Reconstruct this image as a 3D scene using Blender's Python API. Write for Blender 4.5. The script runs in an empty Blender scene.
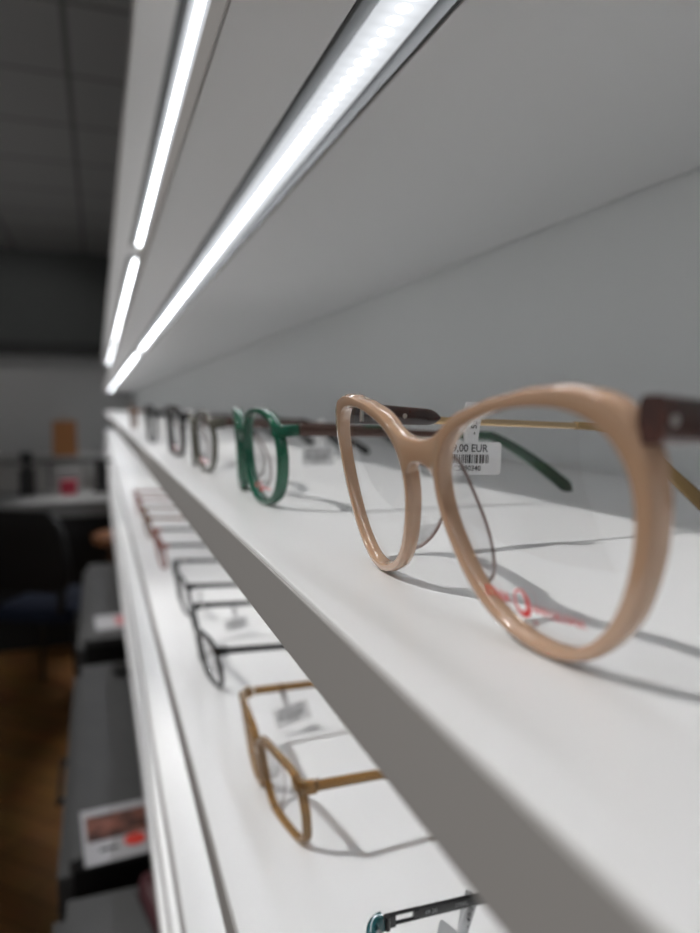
import bpy, bmesh, math, random
from mathutils import Vector, Matrix
random.seed(4)
C = bpy.context.scene.collection
H = 1.34                      # height of the camera above the floor
PI = math.pi
R_ = math.radians

# ------------------------------------------------------------------ materials
def mat(name, col, rough=.5, metal=0., coat=0., spec=.5, sss=0., bump=None, noise=None, alpha=1.):
    m = bpy.data.materials.new(name); m.use_nodes = True
    nt = m.node_tree; b = nt.nodes['Principled BSDF']
    b.inputs['Base Color'].default_value = (*col, 1); b.inputs['Roughness'].default_value = rough
    b.inputs['Metallic'].default_value = metal; b.inputs['Coat Weight'].default_value = coat
    b.inputs['Coat Roughness'].default_value = .05
    b.inputs['Specular IOR Level'].default_value = spec
    if sss:
        b.inputs['Subsurface Weight'].default_value = sss
        b.inputs['Subsurface Radius'].default_value = (1, .6, .4); b.inputs['Subsurface Scale'].default_value = .002
    tc = nt.nodes.new('ShaderNodeTexCoord')
    if noise:
        scale, col2, lo, hi = noise
        n = nt.nodes.new('ShaderNodeTexNoise'); n.inputs['Scale'].default_value = scale; n.inputs['Detail'].default_value = 4
        r = nt.nodes.new('ShaderNodeValToRGB')
        r.color_ramp.elements[0].position = lo; r.color_ramp.elements[0].color = (*col, 1)
        r.color_ramp.elements[1].position = hi; r.color_ramp.elements[1].color = (*col2, 1)
        nt.links.new(tc.outputs['Object'], n.inputs['Vector']); nt.links.new(n.outputs['Fac'], r.inputs['Fac'])
        nt.links.new(r.outputs['Color'], b.inputs['Base Color'])
    if bump:
        scale, st = bump
        n = nt.nodes.new('ShaderNodeTexNoise'); n.inputs['Scale'].default_value = scale
        bp = nt.nodes.new('ShaderNodeBump'); bp.inputs['Strength'].default_value = st; bp.inputs['Distance'].default_value = .001
        nt.links.new(tc.outputs['Object'], n.inputs['Vector']); nt.links.new(n.outputs['Fac'], bp.inputs['Height'])
        nt.links.new(bp.outputs['Normal'], b.inputs['Normal'])
    return m

def clear(name, tint, gloss=.5, rough=.02, ior=1.5, body=0., bodycol=(1, 1, 1)):
    """thin clear plastic: straight-through transparency, Fresnel gloss, a little body colour"""
    m = bpy.data.materials.new(name); m.use_nodes = True
    nt = m.node_tree; nt.nodes.remove(nt.nodes['Principled BSDF']); out = nt.nodes['Material Output']
    t = nt.nodes.new('ShaderNodeBsdfTransparent'); t.inputs['Color'].default_value = (*tint, 1)
    g = nt.nodes.new('ShaderNodeBsdfGlossy'); g.inputs['Roughness'].default_value = rough
    fr = nt.nodes.new('ShaderNodeFresnel'); fr.inputs['IOR'].default_value = ior
    mu = nt.nodes.new('ShaderNodeMath'); mu.operation = 'MULTIPLY'; mu.inputs[1].default_value = gloss
    mx = nt.nodes.new('ShaderNodeMixShader')
    nt.links.new(fr.outputs['Fac'], mu.inputs[0]); nt.links.new(mu.outputs[0], mx.inputs['Fac'])
    src = t
    if body:
        d = nt.nodes.new('ShaderNodeBsdfPrincipled'); d.inputs['Base Color'].default_value = (*bodycol, 1); d.inputs['Roughness'].default_value = .15
        m2 = nt.nodes.new('ShaderNodeMixShader'); m2.inputs['Fac'].default_value = body
        nt.links.new(t.outputs[0], m2.inputs[1]); nt.links.new(d.outputs[0], m2.inputs[2]); src = m2
    nt.links.new(src.outputs[0], mx.inputs[1]); nt.links.new(g.outputs[0], mx.inputs[2])
    nt.links.new(mx.outputs[0], out.inputs['Surface'])
    return m

def led_material():
    """white LED profile: a row of bright diodes every 8.3 mm behind a milky cover (strip runs along its object Y)"""
    m = bpy.data.materials.new('led_cover'); m.use_nodes = True
    nt = m.node_tree; nt.nodes.remove(nt.nodes['Principled BSDF']); out = nt.nodes['Material Output']
    tc = nt.nodes.new('ShaderNodeTexCoord'); sp = nt.nodes.new('ShaderNodeSeparateXYZ'); nt.links.new(tc.outputs['Object'], sp.inputs[0])
    def math_(op, a, b=None):
        n = nt.nodes.new('ShaderNodeMath'); n.operation = op
        for i, v in enumerate((a, b)):
            if v is None: continue
            if isinstance(v, (int, float)): n.inputs[i].default_value = v
            else: nt.links.new(v, n.inputs[i])
        return n.outputs[0]
    y = math_('MULTIPLY', sp.outputs['Y'], 1 / .0083)
    fy = math_('SUBTRACT', math_('FRACT', y), .5)
    fx = math_('MULTIPLY', sp.outputs['X'], 1 / .0083)
    d = math_('SQRT', math_('ADD', math_('MULTIPLY', fy, fy), math_('MULTIPLY', fx, fx)))
    mr = nt.nodes.new('ShaderNodeMapRange'); mr.interpolation_type = 'SMOOTHSTEP'
    mr.inputs['From Min'].default_value = .38; mr.inputs['From Max'].default_value = .12
    mr.inputs['To Min'].default_value = 0; mr.inputs['To Max'].default_value = 1
    nt.links.new(d, mr.inputs['Value'])
    halo = nt.nodes.new('ShaderNodeMapRange'); halo.interpolation_type = 'SMOOTHSTEP'
    halo.inputs['From Min'].default_value = 1.15; halo.inputs['From Max'].default_value = .25
    nt.links.new(d, halo.inputs['Value'])
    st = math_('ADD', math_('MULTIPLY', mr.outputs[0], LED_DOT), math_('ADD', math_('MULTIPLY', halo.outputs[0], .3), LED_BASE))
    e = nt.nodes.new('ShaderNodeEmission'); e.inputs['Color'].default_value = (.92, .955, 1, 1)
    nt.links.new(st, e.inputs['Strength']); nt.links.new(e.outputs[0], out.inputs['Surface'])
    return m
LED_BASE, LED_DOT = .74, 38.

def wood_floor():
    m = bpy.data.materials.new('oak_floor'); m.use_nodes = True
    nt = m.node_tree; b = nt.nodes['Principled BSDF']; b.inputs['Roughness'].default_value = .45
    tc = nt.nodes.new('ShaderNodeTexCoord'); mp = nt.nodes.new('ShaderNodeMapping'); mp.inputs['Rotation'].default_value = (0, 0, R_(45))
    br = nt.nodes.new('ShaderNodeTexBrick'); br.inputs['Scale'].default_value = 1; br.inputs['Brick Width'].default_value = .45
    br.inputs['Row Height'].default_value = .09; br.inputs['Mortar Size'].default_value = .002
    br.inputs['Color1'].default_value = (.50, .245, .075, 1); br.inputs['Color2'].default_value = (.36, .165, .048, 1)
    br.inputs['Mortar'].default_value = (.08, .04, .015, 1)
    n = nt.nodes.new('ShaderNodeTexNoise'); n.inputs['Scale'].default_value = 9
    mx = nt.nodes.new('ShaderNodeMix'); mx.data_type = 'RGBA'; mx.blend_type = 'MULTIPLY'; mx.inputs[0].default_value = .45
    nt.links.new(tc.outputs['Object'], mp.inputs['Vector']); nt.links.new(mp.outputs[0], br.inputs['Vector'])
    nt.links.new(mp.outputs[0], n.inputs['Vector'])
    nt.links.new(br.outputs['Color'], mx.inputs[6]); nt.links.new(n.outputs['Color'], mx.inputs[7])
    nt.links.new(mx.outputs[2], b.inputs['Base Color'])
    return m

def tile_ceiling():
    m = bpy.data.materials.new('ceiling_tiles'); m.use_nodes = True
    nt = m.node_tree; b = nt.nodes['Principled BSDF']; b.inputs['Roughness'].default_value = .9
    tc = nt.nodes.new('ShaderNodeTexCoord')
    br = nt.nodes.new('ShaderNodeTexBrick'); br.inputs['Scale'].default_value = 1; br.offset = 0
    br.inputs['Brick Width'].default_value = .6; br.inputs['Row Height'].default_value = .6; br.inputs['Mortar Size'].default_value = .013
    br.inputs['Color1'].default_value = (.30, .30, .30, 1); br.inputs['Color2'].default_value = (.285, .285, .285, 1)
    br.inputs['Mortar'].default_value = (.14, .14, .14, 1)
    nt.links.new(tc.outputs['Object'], br.inputs['Vector']); nt.links.new(br.outputs['Color'], b.inputs['Base Color'])
    return m

M = dict(
    shelf=mat('white_laminate', (.80, .80, .798), .32, spec=.35, bump=(900, .03)),
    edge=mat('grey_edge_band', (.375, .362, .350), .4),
    back=mat('pale_grey_panel', (.86, .88, .875), .5, bump=(700, .03)),
    alu=mat('dark_aluminium', (.055, .055, .055), .6),
    led=None,
    beige=mat('beige_acetate', (.50, .318, .205), .13, coat=.7, sss=.2),
    tort=mat('tortoise_acetate', (.020, .007, .005), .12, coat=.7, noise=(95, (.12, .028, .012), .42, .75)),
    gold=mat('pale_gold_metal', (.62, .44, .24), .3, metal=.85),
    goldtip=mat('olive_gold_tip', (.30, .19, .07), .2, coat=.4),
    silver=mat('polished_steel', (.8, .78, .75), .15, metal=1),
    green=mat('emerald_acetate', (.004, .16, .075), .1, coat=.7),
    greenin=mat('dark_green_acetate', (.004, .06, .03), .12, coat=.6),
    greentip=mat('forest_green_tip', (.003, .05, .018), .15, coat=.6),
    brown=mat('dark_brown_metal', (.075, .035, .025), .3, metal=.3, coat=.3),
    amber=None, ambersolid=mat('amber_acetate_tip', (.28, .15, .05), .15, coat=.5),
    black=mat('black_acetate', (.012, .012, .013), .2, coat=.4),
    dark=mat('dark_grey_metal', (.03, .031, .033), .35, metal=.4),
    olive=mat('grey_olive_acetate', (.09, .085, .065), .18, coat=.5),
    teal=mat('deep_teal_acetate', (.004, .07, .08), .12, coat=.7),
    red=mat('brick_red_acetate', (.30, .07, .045), .2, coat=.5),
    rust=mat('rust_brown_acetate', (.22, .10, .05), .2, coat=.5),
    lens=clear('demo_lens', (.994, .994, .994), .12),
    pad=clear('clear_nose_pad', (.985, .985, .985), .6, .06, 1.5, .05, (.8, .8, .82)),
    padedge=clear('nose_pad_rim', (.7, .58, .55), .8, .05, 1.5, .45, (.45, .33, .30)),
    redink=mat('red_print', (.75, .03, .03), .5),
    blackink=mat('black_print', (.012, .012, .012), .6),
    greyink=mat('pale_grey_print', (.35, .35, .35), .6),
    paper=mat('white_tag_card', (.82, .82, .82), .55),
    wall=mat('painted_wall', (.62, .62, .61), .8),
    wallside=mat('painted_side_wall', (.5, .5, .49), .8),
    frieze=mat('dark_grey_frieze', (.105, .112, .11), .7),
    trim=mat('black_trim', (.03, .03, .03), .5),
    ceil=tile_ceiling(), floor=wood_floor(),
    cabtop=mat('grey_laminate', (.070, .071, .072), .5, noise=(14, (.082, .083, .084), .35, .7)),
    cabbody=mat('shade_black_body', (.012, .012, .012), .5),  # grey cabinet sides; shade of the gaps between them put into the colour
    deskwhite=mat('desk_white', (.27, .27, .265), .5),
    deskblack=mat('desk_black', (.010, .010, .011), .6),
    navy=mat('navy_upholstery', (.006, .012, .034), .85, bump=(400, .3)),
    plastic=mat('black_plastic', (.012, .012, .012), .4),
    bag=mat('brown_paper', (.40, .17, .06), .8, noise=(25, (.45, .20, .075), .4, .6)),
    redbox=mat('crimson_card', (.42, .03, .06), .5),
    greybox=mat('grey_card', (.42, .42, .41), .6),
    woodtrim=mat('walnut_wood', (.16, .06, .02), .4, noise=(30, (.12, .045, .015), .4, .6)),
    photo=mat('printed_photo', (.05, .025, .02), .35, noise=(28, (.28, .11, .08), .4, .62)),
    leaflet=mat('white_leaflet', (.48, .48, .50), .4),
    reddot=mat('scarlet_print', (.75, .05, .03), .4),
    pink=mat('rose_print', (.60, .16, .18), .4),
)
M['led'] = led_material()
M['amber'] = clear('amber_clear_acetate', (.74, .52, .25), .8, .06, 1.5, .5, (.33, .185, .06))
M['greenclear'] = clear('emerald_clear_acetate', (.05, .42, .26), .9, .04, 1.5, .62, (.004, .13, .07))

# ------------------------------------------------------------------ mesh helpers
class MB:
    def __init__(s): s.v = []; s.f = []
    def add(s, vs, fs):
        o = len(s.v); s.v += [tuple(v) for v in vs]; s.f += [tuple(i + o for i in f) for f in fs]
    def box(s, x0, x1, y0, y1, z0, z1):
        s.add([(x, y, z) for x in (x0, x1) for y in (y0, y1) for z in (z0, z1)],
              [(0, 1, 3, 2), (4, 6, 7, 5), (0, 4, 5, 1), (2, 3, 7, 6), (0, 2, 6, 4), (1, 5, 7, 3)])
    def rings(s, rings, closed=False, caps=True):
        n = len(rings[0]); vs = [p for r in rings for p in r]; fs = []
        m = len(rings)
        for i in range(m if closed else m - 1):
            j = (i + 1) % m
            for k in range(n):
                l = (k + 1) % n
                fs.append((i * n + k, i * n + l, j * n + l, j * n + k))
        if caps and not closed:
            fs.append(tuple(range(n - 1, -1, -1))); fs.append(tuple((m - 1) * n + k for k in range(n)))
        s.add(vs, fs)
    def cyl(s, c, r, h, axis=2, n=20, r2=None):
        r2 = r if r2 is None else r2; rings = []
        for t, rr in ((0, r), (1, r2)):
            ring = []
            for k in range(n):
                a = 2 * PI * k / n; p = [rr * math.cos(a), rr * math.sin(a), 0]
                if axis == 2: q = (c[0] + p[0], c[1] + p[1], c[2] + t * h)
                elif axis == 1: q = (c[0] + p[0], c[1] + t * h, c[2] + p[1])
                else: q = (c[0] + t * h, c[1] + p[0], c[2] + p[1])
                ring.append(q)
            rings.append(ring)
        s.rings(rings)
    def build(s, name, m, parent=None, smooth=False, bevel=0, segs=2):
        me = bpy.data.meshes.new(name); me.from_pydata(s.v, [], s.f)
        bm = bmesh.new(); bm.from_mesh(me); bmesh.ops.recalc_face_normals(bm, faces=bm.faces)
        bm.to_mesh(me); bm.free()
        me.materials.append(m)
        o = bpy.data.objects.new(name, me); C.objects.link(o)
        if parent: o.parent = parent
        if bevel:
            md = o.modifiers.new('b', 'BEVEL'); md.width = bevel; md.segments = segs; md.limit_method = 'ANGLE'
        if smooth:
            for p in me.polygons: p.use_smooth = True
            try: me.set_sharp_from_angle(angle=R_(50))
            except Exception: pass
        return o

def tag(o, label=None, cat=None, group=None, kind=None):
    if label: o['label'] = label
    if cat: o['category'] = cat
    if group: o['group'] = group
    if kind: o['kind'] = kind
    return o
def empty(name, loc, rz=0):
    o = bpy.data.objects.new(name, None); C.objects.link(o); o.location = loc; o.rotation_euler = (0, 0, rz); o.empty_display_size = .02
    return o
def struct(name, mb, m):
    return tag(mb.build(name, m), kind='structure')
def copy_tree(o, parent=None):
    c = o.copy(); C.objects.link(c)
    if parent: c.parent = parent
    for ch in list(o.children): copy_tree(ch, c)
    return c

def rrect(hw, hh, r, n=2):
    """rounded rectangle, counter-clockwise list of (a, b)"""
    r = min(r, hw * .98, hh * .98); out = []
    for cx, cy, a0 in ((hw - r, hh - r, 0), (-hw + r, hh - r, 90), (-hw + r, -hh + r, 180), (hw - r, -hh + r, 270)):
        for k in range(n + 1):
            a = R_(a0 + 90 * k / n); out.append((cx + r * math.cos(a), cy + r * math.sin(a)))
    return out

def bevel_section(hw, hh):
    """rim section with a long, slightly bellied polished chamfer on its outer front edge"""
    out = []
    for cx, cy, a0, r in ((hw - .0005, hh - .0005, 0, .0005), (-hw + .0005, hh - .0005, 90, .0005), (-hw + .0004, -hh + .0004, 180, .0004)):
        for k in range(3):
            a = R_(a0 + 45 * k); out.append((cx + r * math.cos(a), cy + r * math.sin(a)))
    k = min(1, hw / .0012); segs = [(22, .00010), (50, .00008), (65, .00005), (66.5, .00055), (69, .00055), (71, .00005), (80, .0001)]
    a = hw - sum(l * math.cos(R_(f)) for f, l in segs) * k; b = -hh
    for f, l in segs:
        out.append((a, b)); a += l * k * math.cos(R_(f)); b += l * k * math.sin(R_(f))
    out.append((a, b))
    return out

def text_geo(string, size):
    """flat filled letters (verts in the XY plane, centred on x, base line y = 0)"""
    cu = bpy.data.curves.new('t', 'FONT'); cu.body = string; cu.size = size; cu.align_x = 'CENTER'; cu.resolution_u = 3
    cu.extrude = 0; cu.offset = size * .012
    o = bpy.data.objects.new('t', cu); C.objects.link(o)
    bpy.context.view_layer.update()
    dg = bpy.context.evaluated_depsgraph_get()
    me = bpy.data.meshes.new_from_object(o.evaluated_get(dg))
    vs = [tuple(v.co) for v in me.vertices]; fs = [tuple(p.vertices) for p in me.polygons]
    bpy.data.objects.remove(o); bpy.data.curves.remove(cu); bpy.data.meshes.remove(me)
    return vs, fs

# ------------------------------------------------------------------ spectacles
def lens_fourier():
    c = [2.28350288e-02, 1.64419614e-03, 3.68969889e-04, -7.44814958e-04, 1.34022618e-03, -2.56873510e-04, -3.80194378e-05,
         -9.49853168e-05, 2.69759797e-04, -9.99063852e-05, -1.58337731e-04]
    def r(t):
        v = c[0]
        for h in range(1, 6): v += c[2 * h - 1] * math.cos((h + 1) * t) + c[2 * h] * math.sin((h + 1) * t)
        return v
    return r
def lens_super(a, b, n, skew=0):
    """superellipse half width a, half height b; skew > 0 narrows the bottom"""
    def r(t):
        cx, sy = math.cos(t), math.sin(t)
        aa = a * (1 + skew * min(0, sy))
        return (abs(cx / aa) ** n + abs(sy / b) ** n) ** (-1 / n)
    return r
def bump_(t, c, w):
    d = (t - c + PI) % (2 * PI) - PI
    return math.exp(-(d / w) ** 2)

def spectacles(name, label, pos, yaw, tilt, P, group=None, cat='glasses'):
    root = empty(name, pos, yaw); tag(root, label, cat, group)
    ct, st = math.cos(tilt), math.sin(tilt); k = 1 / P.get('R', .27); N = P.get('n', 72)
    off0 = P.get('off0', 0.)
    def L(u, v, w):
        wc = w + k * u * u / 2 - off0
        return Vector((wc * ct - v * st, -u, v * ct + wc * st))
    r, cu, cv = P['lens'], P['cu'], P['cv']; dep = P.get('depth', .0034); e = P.get('round', .0009)
    grow = P['grow']
    def out(side, t, g=0):
        rr = r(t) + g; return side * (cu + rr * math.cos(t)), cv + rr * math.sin(t)
    # front frame: both rims, the bridge and the end pieces in one mesh
    fr = MB()
    for side in (1, -1):
        rings = []
        for i in range(N):
            t = 2 * PI * i / N; g = grow(t); sec = bevel_section(g / 2, dep / 2) if P.get('bevel') else rrect(g / 2, dep / 2, min(e, g * .45), 2)
            ring = []
            for a, b in sec:
                u, v = out(side, t, g / 2 + a); ring.append(L(u, v, dep / 2 + b))
            rings.append(ring)
        fr.rings(rings, closed=True)
    bv, bh, bd = P['bridge']          # height of centre line, half height, half depth
    ue = cu - r(PI) + .001
    def u_in(v):
        q = max(-.97, min(.97, (v - cv) / P.get('half_h', .0215))); t = PI - math.asin(q)
        for _ in range(12):
            t = PI - math.asin(max(-.99, min(.99, (v - cv) / r(t))))
        return cu + r(t) * math.cos(t)
    rings = []
    for i in range(21):
        s = -1 + i / 10
        hh = bh * (1 + P.get('flare', .7) * abs(s) ** 2.6); v = bv - P.get('arch', .0022) * s * s
        ring = []
        for a, b in rrect(bd * .97, hh, min(e * 1.2, bd * .6), 2):
            vv = v + b; ring.append(L(s * (u_in(min(vv, cv + .0135)) - .0017), vv, bd + a))
        rings.append(ring)
    fr.rings(rings)
    uh, vh, wh = P['hinge']
    for side in (() if P.get('no_end') else (1, -1)):
        rings = []
        u0, v0 = P['end']
        for i in range(9):
            s = i / 8
            u = u0 + (uh - u0) * math.sin(s * PI / 2) ** .9; w = dep * .5 + (wh - dep * .5) * s ** 2.1
            v = v0 + (vh - v0) * s; hh = P.get('end_h', .0046) * (1 - .12 * s); th = dep * .5
            d = Vector((math.cos(s * 1.35), math.sin(s * 1.35)))    # along (u, w)
            rings.append([L(side * (u + d.y * a), v + b, w - d.x * a) for a, b in rrect(th * .98, hh, e, 2)])
        fr.rings(rings)
    fo = fr.build('front_frame', P['mat'], root, smooth=True)
    # lenses
    lens_objs = {}
    for side in (1, -1):
        lb = MB(); rings = []
        nr = 7; wl = dep * .45
        def lp(q, t, w):
            rr = r(t) * q + (.0004 if q == 1 else 0); u = side * (cu + rr * math.cos(t)); v = cv + rr * math.sin(t)
            return L(u, v, wl + w - .0012 * (1 - q * q))
        vs, fs = [], []
        for w, flip in ((0, 0), (.0009, 1)):
            o = len(vs); vs.append(lp(0, 0, w))
            for j in range(1, nr + 1):
                for i in range(N): vs.append(lp(j / nr, 2 * PI * i / N, w))
            for i in range(N):
                fs.append((o, o + 1 + i, o + 1 + (i + 1) % N))
            for j in range(nr - 1):
                for i in range(N):
                    a = o + 1 + j * N; b = a + N; i2 = (i + 1) % N
                    fs.append((a + i, b + i, b + i2, a + i2))
        o1 = 1 + (nr - 1) * N; o2 = 1 + nr * N + 1 + (nr - 1) * N
        for i in range(N): fs.append((o1 + i, o1 + (i + 1) % N, o2 + (i + 1) % N, o2 + i))
        lb.add(vs, fs); lens_objs[side] = lb.build('lens', M['lens'], root, smooth=True)
    # red print on the lenses
    for side in P.get('print', ()):
        pb = MB(); u0, v0, sc = P.get('print_at', (.0302, .0068, 1))
        def put(vs, fs, du, dv, wl=dep * .45):
            q = []
            for x, y, z in vs:
                u = du + x * sc; v = dv + y * sc
                rr = math.hypot((abs(u) - cu) / .024, (v - cv) / .021)
                q.append(L(u, v, wl - .0012 * (1 - min(1, rr) ** 2) - .00012))
            pb.add(q, fs)
        s0 = 1 if side > 0 else -1
        base = u0 if side > 0 else -u0
        vs, fs = text_geo('ETNIA', .0030); put([(x * .95, y, z) for x, y, z in vs], fs, base - .0076 * sc, v0)
        ring = []; fsr = []
        n = 28
        for i in range(n):
            a = 2 * PI * i / n; th = .00042 + .00022 * math.sin(a + 2.4)
            ring += [((.0019 - th) * math.cos(a), .0012 + (.0024 - th) * math.sin(a), 0), ((.0019 + th) * math.cos(a), .0012 + (.0024 + th) * math.sin(a), 0)]
            j = (i + 1) % n; fsr.append((2 * i, 2 * i + 1, 2 * j + 1, 2 * j))
        put(ring, fsr, base - .0002, v0)
        put([(.0003 * math.cos(a * PI / 4), .0003 * math.sin(a * PI / 4), 0) for a in range(8)], [tuple(range(8))], base + .0027 * sc, v0 - .0021 * sc)
        vs, fs = text_geo('BARCELONA', .0021); put([(x * .98, y, z) for x, y, z in vs], fs, base + .0088 * sc, v0 - .0000)
        pb.build('lens_print', M['redink'], lens_objs[side])
    # nose pads: clear curved wings behind the nasal rims
    if P.get('pads', True):
        for side in (1, -1):
            nb = MB(); rings = []
            t0, t1 = P.get('pad_t', (2.75, 4.05)); m = 18
            ed = []
            for i in range(m + 1):
                s = i / m; t = t0 + (t1 - t0) * s
                reach = P.get('pad_reach', .0085) * math.sin(PI * s) ** .55 + .0002
                ua, va = out(side, t, .0006); ub, vb = ua - side * reach * .18, va - reach * .05
                ring = []
                for q, h in ((0, 1), (.35, 1), (.7, 1), (1, 1)):
                    pass
                a0 = L(ua, va, dep * .8); a1 = L(ua + (ub - ua) * .5, va, dep * .8 + reach * .55); a2 = L(ub, vb, dep * .8 + reach)
                th = Vector((0, side * .0005, 0))
                rings.append([a0 - th, a1 - th, a2 - th * .6, a2 + th * .6, a1 + th, a0 + th]); ed.append(a2)
            nb.rings(rings); npad = nb.build('nose_pad', M['pad'], root, smooth=True)
            eb = MB(); rr = []
            for i, p in enumerate(ed):
                d = (ed[min(i + 1, m)] - ed[max(i - 1, 0)]).normalized(); a = d.cross(Vector((0, 1, 0))).normalized(); b = d.cross(a)
                rr.append([p + a * .00038 * math.cos(q * PI / 3) + b * .00038 * math.sin(q * PI / 3) for q in range(6)])
            eb.rings(rr); eb.build('pad_rim', M['padedge'], npad, smooth=True)
    # temples
    for side in (1, -1):
        h0 = L(side * uh, vh, wh)
        T = P['temple']; zend = -h0.z + T['tip_h'] * .5 + .0006
        def path(s):
            """s in metres along x behind the hinge -> point"""
            if s < T['bend']: z = T['slope'] * s
            else:
                q = (s - T['bend']) / (T['len'] - T['bend']); z0 = T['slope'] * T['bend']
                z = z0 + (zend - z0) * (q ** 1.35 * .55 + q * .45)
            return Vector((h0.x + s, h0.y - side * (T.get('splay', .0) * s - (.006 * max(0, (s - .09) / .05) ** 2)), h0.z + z))
        def sweep(s0, s1, h_of, t_of, name, m, parent, n=24, rnd=.0006, drop=0):
            mb = MB(); rings = []
            for i in range(n + 1):
                q = i / n; s = s0 + (s1 - s0) * q; p = path(s) - Vector((0, 0, drop * max(0, 1 - s / .09))); d = (path(s + .0005) - path(s - .0005)).normalized()
                up = d.cross(Vector((0, 1, 0))); up = up if up.z > 0 else -up; up.normalize()
                sd = d.cross(up)
                hh, tt = h_of(q) / 2, t_of(q) / 2
                rings.append([p + sd * a + up * b for a, b in rrect(tt, hh, rnd, 2)])
            mb.rings(rings); return mb.build(name, m, parent, smooth=True)
        hm, tm = T['h'], T['t']
        shaft0 = T.get('block', 0) * .8 or (T['slot'][1] if T.get('slot') else .0006); ts = T['tip_from']
        def shaft_h(q):
            return hm[0] + (hm[1] - hm[0]) * q
        to = sweep(shaft0, ts + .002, shaft_h, lambda q: tm, 'temple', T['mat'], root, drop=T.get('shaft_drop', 0))
        if T.get('slot'):
            s_a, s_b = T['slot']
            for z_ in (-1, 1):
                mb = MB(); rings = []
                for i in range(9):
                    q = path(.0006 + (s_b + .002 - .0006) * i / 8) + Vector((0, 0, z_ * (hm[0] / 2 - .0006)))
                    rings.append([q + Vector((0, a_, b_)) for a_, b_ in rrect(tm / 2, .0006, .0003, 1)])
                mb.rings(rings); mb.build('hinge_bar', T['mat'], to, smooth=True)
            mb = MB(); q = path(s_a * .5 + .0003); mb.box(q.x - s_a * .5, q.x + s_a * .5, q.y - tm * .7, q.y + tm * .7, q.z - hm[0] * .62, q.z + hm[0] * .4)
            mb.build('hinge_block', T['mat'], to, bevel=.0004)
        if T.get('block'):
            def bh_(q): return T['block_h'] * (1 - .25 * q) * (1 if q < .86 else math.sqrt(max(.03, 1 - ((q - .86) / .141) ** 2)))
            sweep((-.0064 if side > 0 else -.0030) if T.get('wrapblock') else .0004, T['block'], bh_, lambda q: T['block_t'] * (1.35 - .35 * min(1, q / .35) if q < .9 else .75), 'temple_front', T['block_mat'], to, 22, .0011)
            # rivets, inside and out
            for s in (-.0048 if T.get('wrapblock') and side > 0 else .0035, T['block'] * .55):
                rb = MB(); p = path(s)
                bt = T['block_t'] * (1.35 if s < 0 else 1); rb.cyl((p.x, p.y - bt / 2 - .00015, p.z), .0008, bt + .0003, axis=1, n=14)
                rb.build('rivet', M['silver'], to, smooth=True)
        def tip_h(q): return (hm[1] + .0006) + (T['tip_h'] - hm[1] - .0006) * q ** 1.2 if q < .93 else T['tip_h'] * math.sqrt(max(.04, 1 - ((q - .93) / .0705) ** 2))
        sweep(ts, T['len'], tip_h, lambda q: T.get('tip_t', tm + .0006), 'temple_tip', T['tip_mat'], to, 30, .0008)
        hb = MB(); p = path(.0); hb.cyl((p.x + .0012, p.y + side * .0014, p.z - .0024), .0011, .0048, n=12)
        hb.build('hinge', T.get('hinge_mat', M['silver']), root, smooth=True)
        if T.get('print'):
            for j, (txt, s) in enumerate(T['print']):
                vs, fs = text_geo(txt, .0021); pb = MB()
                pb.add([(path(s).x + x, path(s).y + (side * 1) * 0 + (-1) * (tm / 2 + .00015), path(s + x).z - .0007 + y) for x, y, z in vs], fs)
                pb.build('temple_print', M['greyink'], to)
    if P.get('rivet_front'):
        for side in (1, -1):
            u, v = P['rivet_front']; rb = MB(); p = L(side * u, v, -.0012)
            rb.cyl((p.x, p.y, p.z), .0008, .0012, axis=0, n=16, r2=.0010); rb.build('rivet', M['silver'], fo, smooth=True)
    return root

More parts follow.
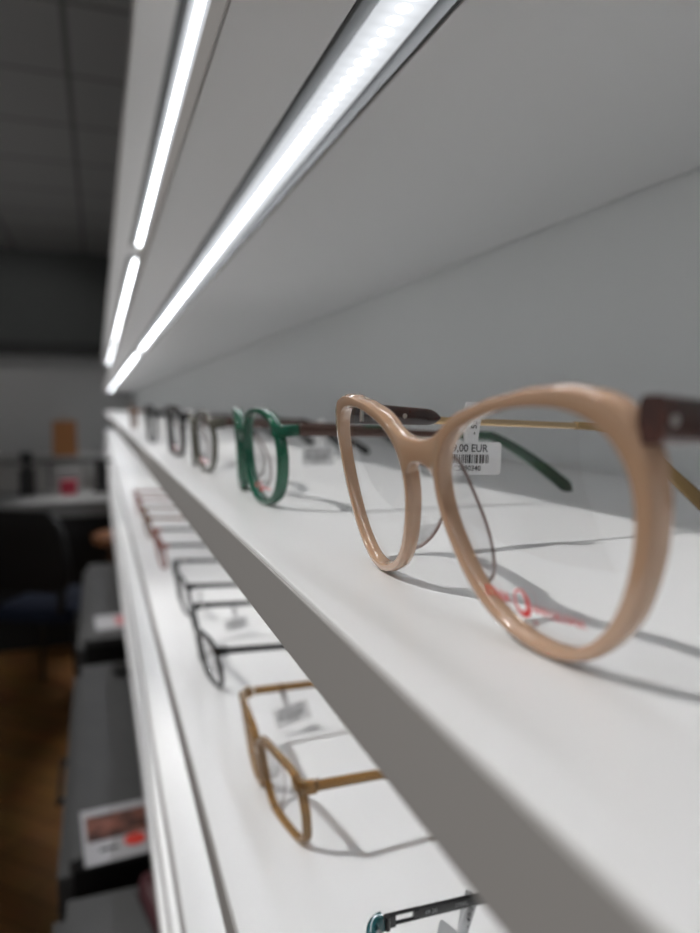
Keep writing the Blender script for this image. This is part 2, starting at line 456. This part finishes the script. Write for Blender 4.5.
# ------------------------------------------------------------------ shelving
XF, XB = .0447, .32
Y0, YJ, Y1 = -.30, (1.92, 4.75), 7.2
def shelf_run(name, ztop, label, strip=True, xf=XF):
    """one long white board with an aluminium LED channel let into its underside"""
    zt = H + ztop; zb = zt - .018
    root = empty(name, (XF, 1.7, zt)); tag(root, label, 'shelf', 'white wall shelves')
    b = MB(); cx0, cx1 = .0835, .1165       # channel
    ox, oy, oz = XF, 1.7, zt
    if strip: prof = [(xf, -.018), (cx0, -.018), (cx0, -.0035), (cx1, -.0035), (cx1, -.018), (XB - .0022, -.018), (XB - .0022, -.0008), (XB - .0002, -.0008), (XB - .0002, 0), (xf, 0)]
    else: prof = [(xf, -.018), (XB, -.018), (XB, 0), (xf, 0)]
    b.rings([[(x - ox, y - oy, z) for x, z in prof] for y in (Y0, Y1)])
    bo = b.build('shelf_board', M['shelf'], root, bevel=.0008)
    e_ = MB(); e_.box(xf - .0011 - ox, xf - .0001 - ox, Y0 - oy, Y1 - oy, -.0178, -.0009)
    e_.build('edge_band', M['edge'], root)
    if strip:
        ys = [Y0] + list(YJ) + [Y1]
        for i in range(len(ys) - 1):
            g = (0, .09, .20, 0)
            a, c = ys[i] + g[i], ys[i + 1] - g[i + 1]
            ch = MB()
            w0, w1, d = cx0 + .0004, cx1 - .0004, -.0178
            ch.box(w0 - ox, w0 + .0016 - ox, a - .02 - oy, c + .02 - oy, d, -.0037)
            ch.box(w1 - .0016 - ox, w1 - ox, a - .02 - oy, c + .02 - oy, d, -.0037)
            ch.box(w0 - ox, w1 - ox, a - .02 - oy, c + .02 - oy, -.0058, -.0037)
            co = ch.build('led_channel', M['alu'], root)
            mid = (a + c) / 2; lx = (.0965 + .1145) / 2
            lb = MB(); n = int((c - a) / .06)
            for k in range(n):
                p, q = a + (c - a) * k / n - mid, a + (c - a) * (k + 1) / n - mid
                o = len(lb.v)
                lb.v += [(-.0098, p, 0), (.0098, p, 0), (.0098, q, 0), (-.0098, q, 0)]; lb.f.append((o, o + 3, o + 2, o + 1))
            lo = MB(); lo.v, lo.f = lb.v, lb.f
            me_o = lo.build('led_strip', M['led'], co)
            me_o.location = (lx - ox - .0, mid - oy, -.0105)
            for p_ in me_o.data.polygons:
                if p_.normal.z > 0: me_o.data.flip_normals(); break
    return root
shelf_run('wall_shelf', .402, 'topmost white wall shelf with LED light line, above two other shelf edges')
shelf_run('wall_shelf', .150, 'white wall shelf hanging over the eyeglasses with bright dotted LED strip underneath')
shelf_run('wall_shelf', -.0445, 'white wall shelf carrying the beige round eyeglasses and the green pair')
shelf_run('wall_shelf', -.212, 'white wall shelf carrying the amber eyeglasses, under the beige pair\'s shelf', xf=.0472)
shelf_run('wall_shelf', -.345, 'white wall shelf showing as a narrow band just under the amber pair\'s shelf')
shelf_run('wall_shelf', -.430, 'second to lowest white wall shelf, a thin band above the bottom shelf')
shelf_run('wall_shelf', -.530, 'lowest white wall shelf right above the grey cabinets', strip=False, xf=.0455)

# back panel of the shelving = the right wall, in joined sheets
wr = MB(); ys = [Y0, 1.60, 3.60, 5.6, 7.5]
for a, b in zip(ys[:-1], ys[1:]): wr.box(XB, XB + .02, a + .0008, b - .0008, 0, H + 1.45)
struct('wall_right', wr, M['back'])
w2 = MB(); w2.box(XB + .0205, XB + .12, -.5, 7.6, 0, H + 1.45); struct('wall_right_core', w2, M['wallside'])

# ------------------------------------------------------------------ room
b = MB(); b.box(-4.5, .45, -2.0, 7.6, -.05, 0); struct('floor', b, M['floor'])
b = MB(); b.box(-4.5, .45, -2.0, 7.6, 0, .05); o = struct('ceiling', b, M['ceil']); o.location = (0, 0, H + 1.45)
# shift tile pattern onto the photographed grid
for n in o.data.materials[0].node_tree.nodes:
    if n.type == 'TEX_BRICK': br = n
nt = o.data.materials[0].node_tree; mp = nt.nodes.new('ShaderNodeMapping'); tc = [n for n in nt.nodes if n.type == 'TEX_COORD'][0]
mp.inputs['Location'].default_value = (.08, -3.445 + 3.6, 0)
nt.links.new(tc.outputs['Object'], mp.inputs['Vector']); nt.links.new(mp.outputs[0], br.inputs['Vector'])
b = MB(); b.box(-4.5, .45, 7.5, 7.6, 0, H + 1.45); struct('wall_back', b, M['wall'])
b = MB(); b.box(-4.5, XB, 7.30, 7.4995, H + .60, H + 1.4495); struct('trim_1', b, M['frieze'])
b = MB(); b.box(-4.5, XB, 7.27, 7.4995, H + .49, H + .5995); struct('trim_2', b, M['trim'])

# ------------------------------------------------------------------ low cabinets
def cabinet(y0, y1, label, ztop=-.6):
    x0, x1 = -.053, XB - .002; zt = H + ztop
    root = empty('base_cabinet', (x0, (y0 + y1) / 2, 0)); tag(root, label, 'cabinet', 'grey base cabinets')
    hy = (y1 - y0) / 2; W = x1 - x0
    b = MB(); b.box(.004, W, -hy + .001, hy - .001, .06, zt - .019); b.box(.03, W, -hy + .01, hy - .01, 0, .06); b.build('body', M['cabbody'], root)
    b = MB(); b.box(0, W, -hy, hy, zt - .0185, zt); b.build('top_panel', M['cabtop'], root, bevel=.001)
    n = 3; hgt = (zt - .0185 - .07) / n
    for i in range(n):
        z0 = .068 + i * hgt
        b = MB(); b.box(-.016, .0035, -hy + .002, hy - .002, z0 + .002, z0 + hgt - .002); d = b.build('drawer', M['cabtop'], root, bevel=.001)
        b = MB(); b.box(-.034, -.028, -.08, .08, z0 + hgt * .72, z0 + hgt * .72 + .008)
        for s in (-.07, .07): b.box(-.029, -.0158, s - .004, s + .004, z0 + hgt * .72, z0 + hgt * .72 + .008)
        b.build('handle', M['plastic'], d)
    return root
cabinet(.14, .872, 'nearest grey base cabinet, just before the cabinet with the photo leaflet')
cabinet(.952, 1.69, 'grey base cabinet with a photo leaflet lying on its near end')
cabinet(1.88, 2.80, 'grey base cabinet farthest along the shelves, near the black chairs')

def leaflet(x, y, rz, label, w, h, kind):
    root = empty('leaflet', (x, y, H - .6), rz); tag(root, label, 'leaflet')
    b = MB(); b.box(-w / 2, w / 2, -h / 2, h / 2, .0006, .0022); b.build('page', M['leaflet'], root)
    b = MB()
    if kind == 0:
        b.box(-w * .46, w * .45, -h * .12, h * .36, .0023, .0025); b.build('photo_print', M['photo'], root)
        b = MB(); n = 20
        b.add([(-w * .03 + .015 * math.cos(2 * PI * i / n), -h * .23 + .014 * math.sin(2 * PI * i / n), .0027) for i in range(n)], [tuple(range(n))]); b.build('dot_print', M['reddot'], root)
        b = MB(); b.box(-w * .36, -w * .19, -h * .31, -h * .26, .0023, .0025); b.build('line_print', M['blackink'], root)
    else:
        b.box(w * .0, w * .48, -h * .3, h * .3, .0023, .0025); b.build('photo_print', M['pink'], root)
    return root
leaflet(.033, 1.0, R_(4), 'white leaflet with dark photo and red dot on a grey cabinet top', .142, .135, 0)
leaflet(.03, 2.02, R_(3), 'white and pink leaflet lying on the farther grey cabinet', .11, .13, 1)
# dark round paperweight-like object on the cabinet
o = empty('small_dish', (.04, 1.615, H - .6)); tag(o, 'small black round dish at the far end of a grey cabinet', 'dish')
b = MB(); b.cyl((0, 0, 0), .018, .004, r2=.026); b.build('dish_base', M['plastic'], o, smooth=True)
b = MB(); b.cyl((0, 0, .004), .026, .012, r2=.030); b.build('dish_rim', M['plastic'], o, smooth=True)
o = empty('glasses_case', (.062, .79, H - .6), R_(12)); tag(o, 'dark red spectacle case on the nearest grey cabinet', 'case')
b = MB(); rings = []
for i in range(13):
    s = -1 + i / 6; q = max(.02, 1 - abs(s) ** 4) ** .5
    rings.append([(a * q, s * .075, .018 + bb * q) for a, bb in rrect(.026, .018, .014, 3)])
b.rings(rings); b.build('case_shell', mat('oxblood_leather', (.05, .008, .012), .4), o, smooth=True)
b = MB(); b.box(-.027, -.0262, -.06, .06, .0165, .0195); b.build('case_seam', M['plastic'], o)

# ------------------------------------------------------------------ counter, chairs and the things on the far furniture
d = empty('service_counter', (-1.25, 4.42, 0)); tag(d, 'white topped service counter with black front behind the chairs', 'counter')
zt = H - .525
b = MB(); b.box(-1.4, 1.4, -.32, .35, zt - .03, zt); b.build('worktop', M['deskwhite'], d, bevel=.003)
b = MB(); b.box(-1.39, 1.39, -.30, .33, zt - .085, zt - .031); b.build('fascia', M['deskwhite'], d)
b = MB(); b.box(-1.38, 1.38, -.28, -.24, 0, zt - .0855); b.build('front_panel', M['deskblack'], d)
for s in (-1, 1):
    b = MB(); b.box(s * 1.36 - .02, s * 1.36 + .02, -.239, .32, 0, zt - .0855); b.build('side_panel', M['deskblack'], d)

sb = empty('sideboard', (-1.0, 6.65, 0)); tag(sb, 'grey sideboard along the back wall holding the brown paper bag', 'sideboard')
zs = H - .427
b = MB(); b.box(-1.5, 1.3, -.32, .3, zs - .03, zs); b.build('worktop', M['greybox'], sb, bevel=.002)
b = MB(); b.box(-1.48, 1.28, -.28, .3, 0, zs - .0305); b.build('body', M['deskblack'], sb)
for i in range(4):
    b = MB(); b.box(-1.46 + i * .69, -1.46 + i * .69 + .67, -.30, -.2805, .1, zs - .05); dd = b.build('door', M['greybox'], sb)
    b = MB(); b.cyl((-1.46 + i * .69 + .06, -.325, zs - .15), .008, .025, axis=1, n=10); b.build('knob', M['plastic'], dd)

bg = empty('paper_bag', (-.277, 6.50, zs)); tag(bg, 'brown paper carrier bag standing on the far sideboard', 'bag')
b = MB(); rings = []
for i, z in enumerate((.0, .12, .25, .30)):
    q = (1, .98, .96, .97)[i]; rings.append([(a * q, bb * (1, .95, .85, .8)[i], z) for a, bb in rrect(.098, .05, .004, 1)])
b.rings(rings); b.build('bag_body', M['bag'], bg)
for s in (-1, 1):
    b = MB(); rr = []
    for i in range(13):
        a = PI * i / 12; p = Vector((.035 * math.cos(a), s * .036, .29 + .055 * math.sin(a)))
        rr.append([p + Vector((.003 * math.cos(q * PI / 3), .003 * math.sin(q * PI / 3), 0)) for q in range(6)])
    b.rings(rr); b.build('bag_handle', M['bag'], bg, smooth=True)
def jar(name, x, y, z, w, h, m, m2, label, cat):
    o = empty(name, (x, y, z)); tag(o, label, cat)
    b = MB(); b.cyl((0, 0, 0), w, h * .62, r2=w * .96); b.build('body', m, o, smooth=True)
    b = MB(); b.cyl((0, 0, h * .62 + .0002), w * .45, h * .12); b.build('neck', m2, o, smooth=True)
    b = MB(); b.cyl((0, 0, h * .74 + .0004), w * .75, h * .26); b.build('cap', m2, o, smooth=True)
    return o
jar('pump_bottle', -.405, 4.50, zt, .046, .255, M['plastic'], M['plastic'], 'black pump bottle standing on the white counter, beside the crimson box', 'bottle')
ob = empty('card_box', (-.178, 4.48, zt)); tag(ob, 'small crimson box on the white counter, below the paper bag', 'box')
b = MB(); b.box(-.045, .045, -.04, .04, 0, .065); b.build('box_body', M['redbox'], ob, bevel=.002)
b = MB(); b.box(-.0465, .0465, -.0415, .0415, .0652, .082); b.build('box_lid', M['redbox'], ob, bevel=.002)
og = empty('card_box', (-.19, 4.66, zt)); tag(og, 'grey box on the white counter, right behind the crimson box', 'box')
b = MB(); b.box(-.07, .07, -.05, .05, 0, .12); b.build('box_body', M['greybox'], og, bevel=.002)
b = MB(); b.box(-.0715, .0715, -.0515, .0515, .1202, .14); b.build('box_lid', M['greybox'], og, bevel=.002)
mo = empty('desk_phone', (.02, 4.55, zt)); tag(mo, 'black device on the white counter, close to the shelves', 'phone')
b = MB(); b.box(-.06, .06, -.07, .07, 0, .03); b.build('phone_base', M['plastic'], mo, bevel=.004)
b = MB(); b.box(-.045, .075, .02, .035, .0302, .20); b.build('phone_screen', M['plastic'], mo, bevel=.003)

def chair(x, y, rz, label, seatm):
    o = empty('visitor_chair', (x, y, 0), rz); tag(o, label, 'chair', 'dark chairs at the counter')
    b = MB(); rings = []
    for i in range(9):
        s = -1 + i / 4; q = max(.05, 1 - abs(s) ** 6) ** .5
        rings.append([(s * .225, a, .455 + bb * q) for a, bb in rrect(.215 * (.9 + .1 * q), .035, .02, 2)])
    b.rings(rings); b.build('seat', seatm, o, smooth=True)
    b = MB(); rings = []
    for i in range(9):
        s = i / 8; q = 1 - .25 * abs(2 * s - 1) ** 4
        rings.append([(a * q, .205 + bb + .09 * s - .03 * math.cos(a * 4), .56 + .36 * s) for a, bb in rrect(.21, .02, .012, 2)])
    b.rings(rings); b.build('backrest', M['deskblack'], o, smooth=True)
    for sx in (-1, 1):
        for sy in (-1, 1):
            b = MB(); rr = []
            for k in range(2):
                p = Vector((sx * (.19 + .03 * (1 - k)), sy * (.17 + .03 * (1 - k)), k * .418))
                rr.append([p + Vector((.012 * math.cos(q * PI / 4), .012 * math.sin(q * PI / 4), 0)) for q in range(8)])
            b.rings(rr); b.build('leg', M['plastic'], o, smooth=True)
    for sx in (-1, 1):
        b = MB(); b.box(sx * .15 - .012, sx * .15 + .012, .185, .21, .44, .62); b.build('back_support', M['plastic'], o)
    return o
chair(-.20, 3.35, R_(150), 'black chair with navy seat at the counter, close to the grey cabinets', M['navy'])
chair(-.78, 3.42, R_(185), 'black upholstered chair at the counter, farther from the cabinets', M['deskblack'])
wp = empty('wooden_stool', (.13, 3.12, 0)); tag(wp, 'walnut wooden stool squeezed between chair and grey cabinet', 'stool')
b = MB(); b.cyl((0, 0, H - .575), .17, .03, n=28); b.build('seat', M['woodtrim'], wp, bevel=.004)
for k in range(4):
    a = PI / 4 + k * PI / 2; b = MB(); rr = []
    for t in (0, 1):
        p = Vector(((.18 - .06 * t) * math.cos(a), (.18 - .06 * t) * math.sin(a), t * (H - .5755)))
        rr.append([p + Vector((.014 * math.cos(q * PI / 4), .014 * math.sin(q * PI / 4), 0)) for q in range(8)])
    b.rings(rr); b.build('leg', M['woodtrim'], wp, smooth=True)

# ------------------------------------------------------------------ the spectacles
S2, S1, S0 = H - .0445, H - .212, H - .345
GS2, GS1, GS0 = 'eyeglasses on the eye-level shelf', 'eyeglasses on the shelf below', 'eyeglasses on the narrow lower shelf'
def interp_grow(pts):
    pts = sorted(pts)
    def g(t):
        d = math.degrees(t) % 360
        for i in range(len(pts)):
            a = pts[i]; b = pts[(i + 1) % len(pts)]
            bd = b[0] + (360 if i == len(pts) - 1 else 0); dd = d + (360 if (i == len(pts) - 1 and d < a[0]) else 0)
            if a[0] <= dd <= bd:
                q = (dd - a[0]) / (bd - a[0]); q = q * q * (3 - 2 * q); return (a[1] + (b[1] - a[1]) * q) * .001
        return .002
    return g
hero_grow = interp_grow([(0, 3.4), (14, 3.8), (28, 4.6), (42, 5.2), (58, 4.0), (75, 3.2), (95, 2.5), (115, 2.8), (135, 3.4), (152, 3.2), (172, 2.4), (230, 2.2), (270, 2.2), (310, 2.5), (338, 3.0)])
hero = dict(lens=lens_fourier(), cu=.03395445, cv=.02390294, grow=hero_grow, depth=.0036, R=.3642, round=.0007, bevel=True, no_end=True, n=144,
            bridge=(.0346, .0028, .0018), arch=.0002, flare=1.1, hinge=(.0615, .0404, .0070), end=(.0575, .0400), end_h=.0046,
            mat=M['beige'], print=(1,), print_at=(.0305, .0070, 1), 
            pad_t=(2.75, 3.9), pad_reach=.0066,
            temple=dict(slope=-.055, bend=.098, len=.1420, h=(.0024, .0022), t=.0016, mat=M['gold'], tip_from=.082, tip_h=.0056, tip_t=.003,
                        shaft_drop=.0012, tip_mat=M['goldtip'], block=.0285, block_h=.0068, block_t=.0036, block_mat=M['tort'], wrapblock=True))
spectacles('eyeglasses', 'large round beige eyeglasses at the near end of the eye-level shelf',
           (.06975105, .13730066, H - .04405541), R_(1.8388), R_(9.582), hero, GS2)

def simple(lens, cu, cv, rim, m, tm, tipm, **kw):
    P = dict(lens=lens, cu=cu, cv=cv, grow=lambda t: rim, depth=.0034, R=.28, round=.0008, n=56,
             bridge=(cv + .010, .0022, .0016), hinge=(cu + .0285, cv + .0125, .0075), end=(cu + .021, cv + .0125), end_h=.0036, mat=m,
             temple=dict(slope=-.05, bend=.100, len=.143, h=(.0048, .0036), t=.0030, mat=tm, tip_from=.095, tip_h=.0068, tip_t=.0036, tip_mat=tipm))
    P.update(kw); return P
ROUND = lens_super(.0235, .0205, 2.3, .06)
RECT = lens_super(.0245, .0180, 3.6, .06)
PANTO = lens_super(.0240, .0208, 2.6, .12)
BOX = lens_super(.0240, .0195, 3.0, .08)
green = simple(lens_super(.0240, .0192, 2.6, .12), .0325, .0218, .0026, M['greenclear'], M['brown'], M['greentip'], depth=.0048, print=(1,), print_at=(.030, .0070, .9),
               end_h=.0028, hinge=(.0605, .0335, .0085), end=(.0535, .0335))
green['temple'].update(slope=-.040, bend=.090, len=.137, h=(.0046, .0030), tip_from=.070, tip_h=.0062)
spectacles('eyeglasses', 'emerald green eyeglasses with brown temples, next behind the beige round pair', (.0675, .343, S2), R_(-2), R_(4), green, GS2)
olive = simple(lens_super(.0230, .0188, 2.3, .06), .0320, .0206, .0022, M['olive'], M['brown'], M['black'], print=(1,), print_at=(.030, .0070, .9))
spectacles('eyeglasses', 'grey olive round eyeglasses, next behind the emerald green pair', (.0640, .507, S2), R_(0), R_(4), olive, GS2)
blk = simple(lens_super(.0235, .0185, 3.0, .08), .0325, .0225, .0044, M['black'], M['black'], M['black'], print=(1,), print_at=(.030, .0070, .9))
spectacles('eyeglasses', 'thick black eyeglasses, third behind the beige pair on the eye-level shelf', (.0615, .665, S2), R_(0), R_(4), blk, GS2)
drk = simple(PANTO, .0325, .0226, .0030, M['dark'], M['dark'], M['black'], pads=False)
spectacles('eyeglasses', 'dark grey eyeglasses, fourth behind the beige pair on the eye-level shelf', (.0590, .93, S2), R_(0), R_(4), drk, GS2)
rst = simple(ROUND, .0325, .0222, .0034, M['rust'], M['rust'], M['rust'], pads=False)
spectacles('eyeglasses', 'rust brown eyeglasses toward the far end of the eye-level shelf', (.0600, 1.42, S2), R_(0), R_(4), rst, GS2)

amber = simple(lens_super(.0248, .0190, 4.4, .16), .0300, .0200, .0024, M['amber'], M['amber'], M['ambersolid'], hinge=(.0590, .0335, .0075), end=(.0510, .0335),
               bridge=(.0280, .0020, .0016))
amber['depth'] = .0042; amber['grow'] = lambda t: .0028
amber['temple'].update(slope=-.04, h=(.0046, .0036), t=.0032)
spectacles('eyeglasses', 'amber brown rectangular eyeglasses on the lower shelf', (.0790, .3585, S1), R_(3), R_(9), amber, GS1)
tl = simple(BOX, .0305, .0205, .0026, M['teal'], M['black'], M['black'], hinge=(.0590, .0345, .0070), end=(.0505, .0345))
tl['temple'].update(slope=-.03, h=(.0046, .0046), t=.0012, hinge_mat=M['black'], slot=(.0045, .0115), print=(('49 20', .018), ('STEEL', .030), ('C.4', .042)))
spectacles('eyeglasses', 'dark teal eyeglasses with black metal temples at the bottom edge of the photo', (.0790, .1495, S1), R_(0), R_(9), tl, GS1)
bk = simple(RECT, .0320, .0195, .0029, M['black'], M['dark'], M['black'], hinge=(.0620, .0325, .0075), end=(.0540, .0325))
spectacles('eyeglasses', 'black rectangular eyeglasses, next behind the amber pair', (.0735, .560, S1), R_(1), R_(10), bk, GS1)
dg = simple(BOX, .0310, .0205, .0022, M['dark'], M['dark'], M['black'], hinge=(.0590, .0335, .0075), end=(.0520, .0335), pads=False)
spectacles('eyeglasses', 'dark grey eyeglasses on the lower shelf, second behind the amber pair', (.0765, .748, S1), R_(0), R_(10), dg, GS1)
rd = simple(ROUND, .0315, .0215, .0026, M['red'], M['dark'], M['black'], hinge=(.0620, .0335, .0075), end=(.0535, .0335), pads=False)
spectacles('eyeglasses', 'brick red eyeglasses on the lower shelf, third behind the amber pair', (.0715, .965, S1), R_(0), R_(10), rd, GS1)
rd2 = simple(PANTO, .0315, .0220, .0030, M['rust'], M['rust'], M['rust'], pads=False)
spectacles('eyeglasses', 'rust brown eyeglasses on the lower shelf, fourth behind the amber pair', (.0690, 1.19, S1), R_(0), R_(10), rd2, GS1)
rd3 = simple(BOX, .0315, .0215, .0030, M['red'], M['red'], M['rust'], pads=False)
spectacles('eyeglasses', 'brick red eyeglasses on the lower shelf, farthest pair from the amber one', (.0680, 1.44, S1), R_(0), R_(10), rd3, GS1)

# ------------------------------------------------------------------ price tags
def price_tag(x, y, z, rz, tilt, label, w, h, lines, bars=True, strip=(0, .0135), dx=0):
    """small white card on a folded paper strip; faces -Y before rz"""
    o = empty('price_tag', (x, y, z), rz); o.rotation_euler = (tilt[0], tilt[1], rz); tag(o, label, 'price tag', 'price tags on the eyeglasses')
    b = MB(); b.rings([[(a, q, bb) for a, bb in rrect(w / 2, h / 2, .0012, 3)] for q in (-.00012, .00012)]); c = b.build('tag_card', M['paper'], o)
    sx, sl = strip
    if sl:
        b = MB(); hw = .0024
        for yy in (-.0016, .0016):
            b.add([(sx + a + .0004 * t, yy * s + q * .0001, h / 2 - .0004 + sl * t) for t, s in ((0, .15), (.75, 1), (1, .4)) for a in (-hw, hw) for q in (-1, 1)],
                  [(0, 2, 6, 4), (1, 5, 7, 3), (4, 6, 10, 8), (5, 9, 11, 7), (0, 4, 5, 1), (4, 8, 9, 5), (2, 3, 7, 6), (6, 7, 11, 10)])
        so = b.build('tag_strip', M['paper'], o)
        vs, fs = text_geo(lines[0], .0030); pb = MB()
        pb.add([(sx + .0009 - q, -.00185, h / 2 + sl * .45 + p) for p, q, _ in vs], fs); pb.build('strip_print', M['blackink'], so)
    p = MB()
    for txt, size, dz in lines[1:]:
        vs, fs = text_geo(txt, size); p.add([(a + dx, -.0002, bb + dz) for a, bb, _ in vs], fs)
    if bars:
        rnd = random.Random(7); xx = -w * .40 + dx * .6
        while xx < w * .33 + dx * .6:
            bw = rnd.choice((.0003, .0004, .0007)); p.add([(xx, -.0002, -.0016), (xx + bw, -.0002, -.0016), (xx + bw, -.0002, .0012), (xx, -.0002, .0012)], [(0, 1, 2, 3)])
            xx += bw + rnd.choice((.0003, .0004, .0006))
    p.build('tag_print', M['blackink'], c)
    return o
price_tag(.1128, .1975, H - .0167, 0, (0, R_(2)), 'white price tag hanging on the gold temple of the beige round eyeglasses', .0205, .0106,
          ('- 53/2', ('39,00 EUR', .0034, .0021), ('C5090340', .0024, -.0040)), strip=(-.0012, .0130), dx=-.0022)
price_tag(.130, .4225, H - .0318, 0, (0, 0), 'white price tag hanging behind the emerald green eyeglasses', .0210, .0115,
          ('- 51/20', ('189,00 EUR', .0037, .0022), ('C5090127', .0023, -.0040)), strip=(.002, .0180))
price_tag(.1130, .4265, S1 + .0125, 0, (R_(-25), R_(-12)), 'white price tag lying inside the open temples of the amber eyeglasses', .0240, .0120,
          ('- 52/18', ('149,00 EUR', .0037, .0022), ('C5090881', .0023, -.0040)), strip=(-.002, .0180))
price_tag(.1135, .2045, S1 + .0200, 0, (R_(-35), R_(45)), 'white price tag hanging from the dark teal eyeglasses', .0240, .0120,
          ('- 49/20', ('TTE', .0040, .0010), ('C5090412', .0023, -.0040)), bars=False, strip=(0, .0150))
price_tag(.1150, .630, S1 + .0110, 0, (R_(-30), R_(-6)), 'white price tag inside the temples of the black rectangular eyeglasses', .0230, .0115,
          ('- 50/19', ('129,00 EUR', .0037, .0022), ('C5090655', .0023, -.0040)), strip=(0, .0180))

# ------------------------------------------------------------------ light
def spot(x, y, z, target, power, size, rad, col=(1, .985, .965)):
    l = bpy.data.lights.new('ceiling_or_fill_spot', 'SPOT'); l.energy = power; l.spot_size = size; l.spot_blend = .5; l.shadow_soft_size = rad; l.color = col
    o = bpy.data.objects.new('ceiling_or_fill_spot', l); C.objects.link(o); o.location = (x, y, z)
    o.rotation_euler = (Vector(target) - Vector((x, y, z))).to_track_quat('-Z', 'Y').to_euler(); return o
SP = 102.
for k in range(5):
    y = .62 + k * 1.3
    spot(-1.05, y, H + 1.40, (.12, y - .45, H - .1), SP, R_(46), .022)
for x in (-.6, -2.2):
    spot(x, 5.6, H + 1.40, (x - .1, 7.4, H - .3), 9., R_(95), .05)  # added fill spots, out of view, only to brighten the back wall
W = bpy.data.worlds.new('room_light'); bpy.context.scene.world = W; W.use_nodes = True
W.node_tree.nodes['Background'].inputs['Color'].default_value = (.97, .98, 1, 1)
W.node_tree.nodes['Background'].inputs['Strength'].default_value = .20

# ------------------------------------------------------------------ camera
f = 700.; cx, cy, VX, VY = 350., 466.5, 98., 406.
p = math.atan((cy - VY) / f); a = math.atan((cx - VX) / f * math.cos(p))
F = Vector((math.sin(a) * math.cos(p), math.cos(a) * math.cos(p), -math.sin(p))); Rv = Vector((math.cos(a), -math.sin(a), 0)); U = Rv.cross(F)
cam = bpy.data.cameras.new('camera'); co = bpy.data.objects.new('camera', cam); C.objects.link(co)
co.matrix_world = Matrix(((Rv.x, U.x, -F.x, 0), (Rv.y, U.y, -F.y, 0), (Rv.z, U.z, -F.z, H), (0, 0, 0, 1)))
cam.sensor_fit = 'HORIZONTAL'; cam.sensor_width = 36; cam.lens = 36; cam.clip_start = .005; cam.clip_end = 50
cam.dof.use_dof = True; cam.dof.focus_distance = .195; cam.dof.aperture_fstop = 11.
sc = bpy.context.scene; sc.camera = co
sc.view_settings.view_transform = 'Standard'; sc.view_settings.look = 'None'; sc.view_settings.exposure = 0; sc.view_settings.gamma = 1
sc.view_settings.use_curve_mapping = False
sc.cycles.use_denoising = True
sc.cycles.max_bounces = 10; sc.cycles.transparent_max_bounces = 24; sc.cycles.sample_clamp_indirect = 14
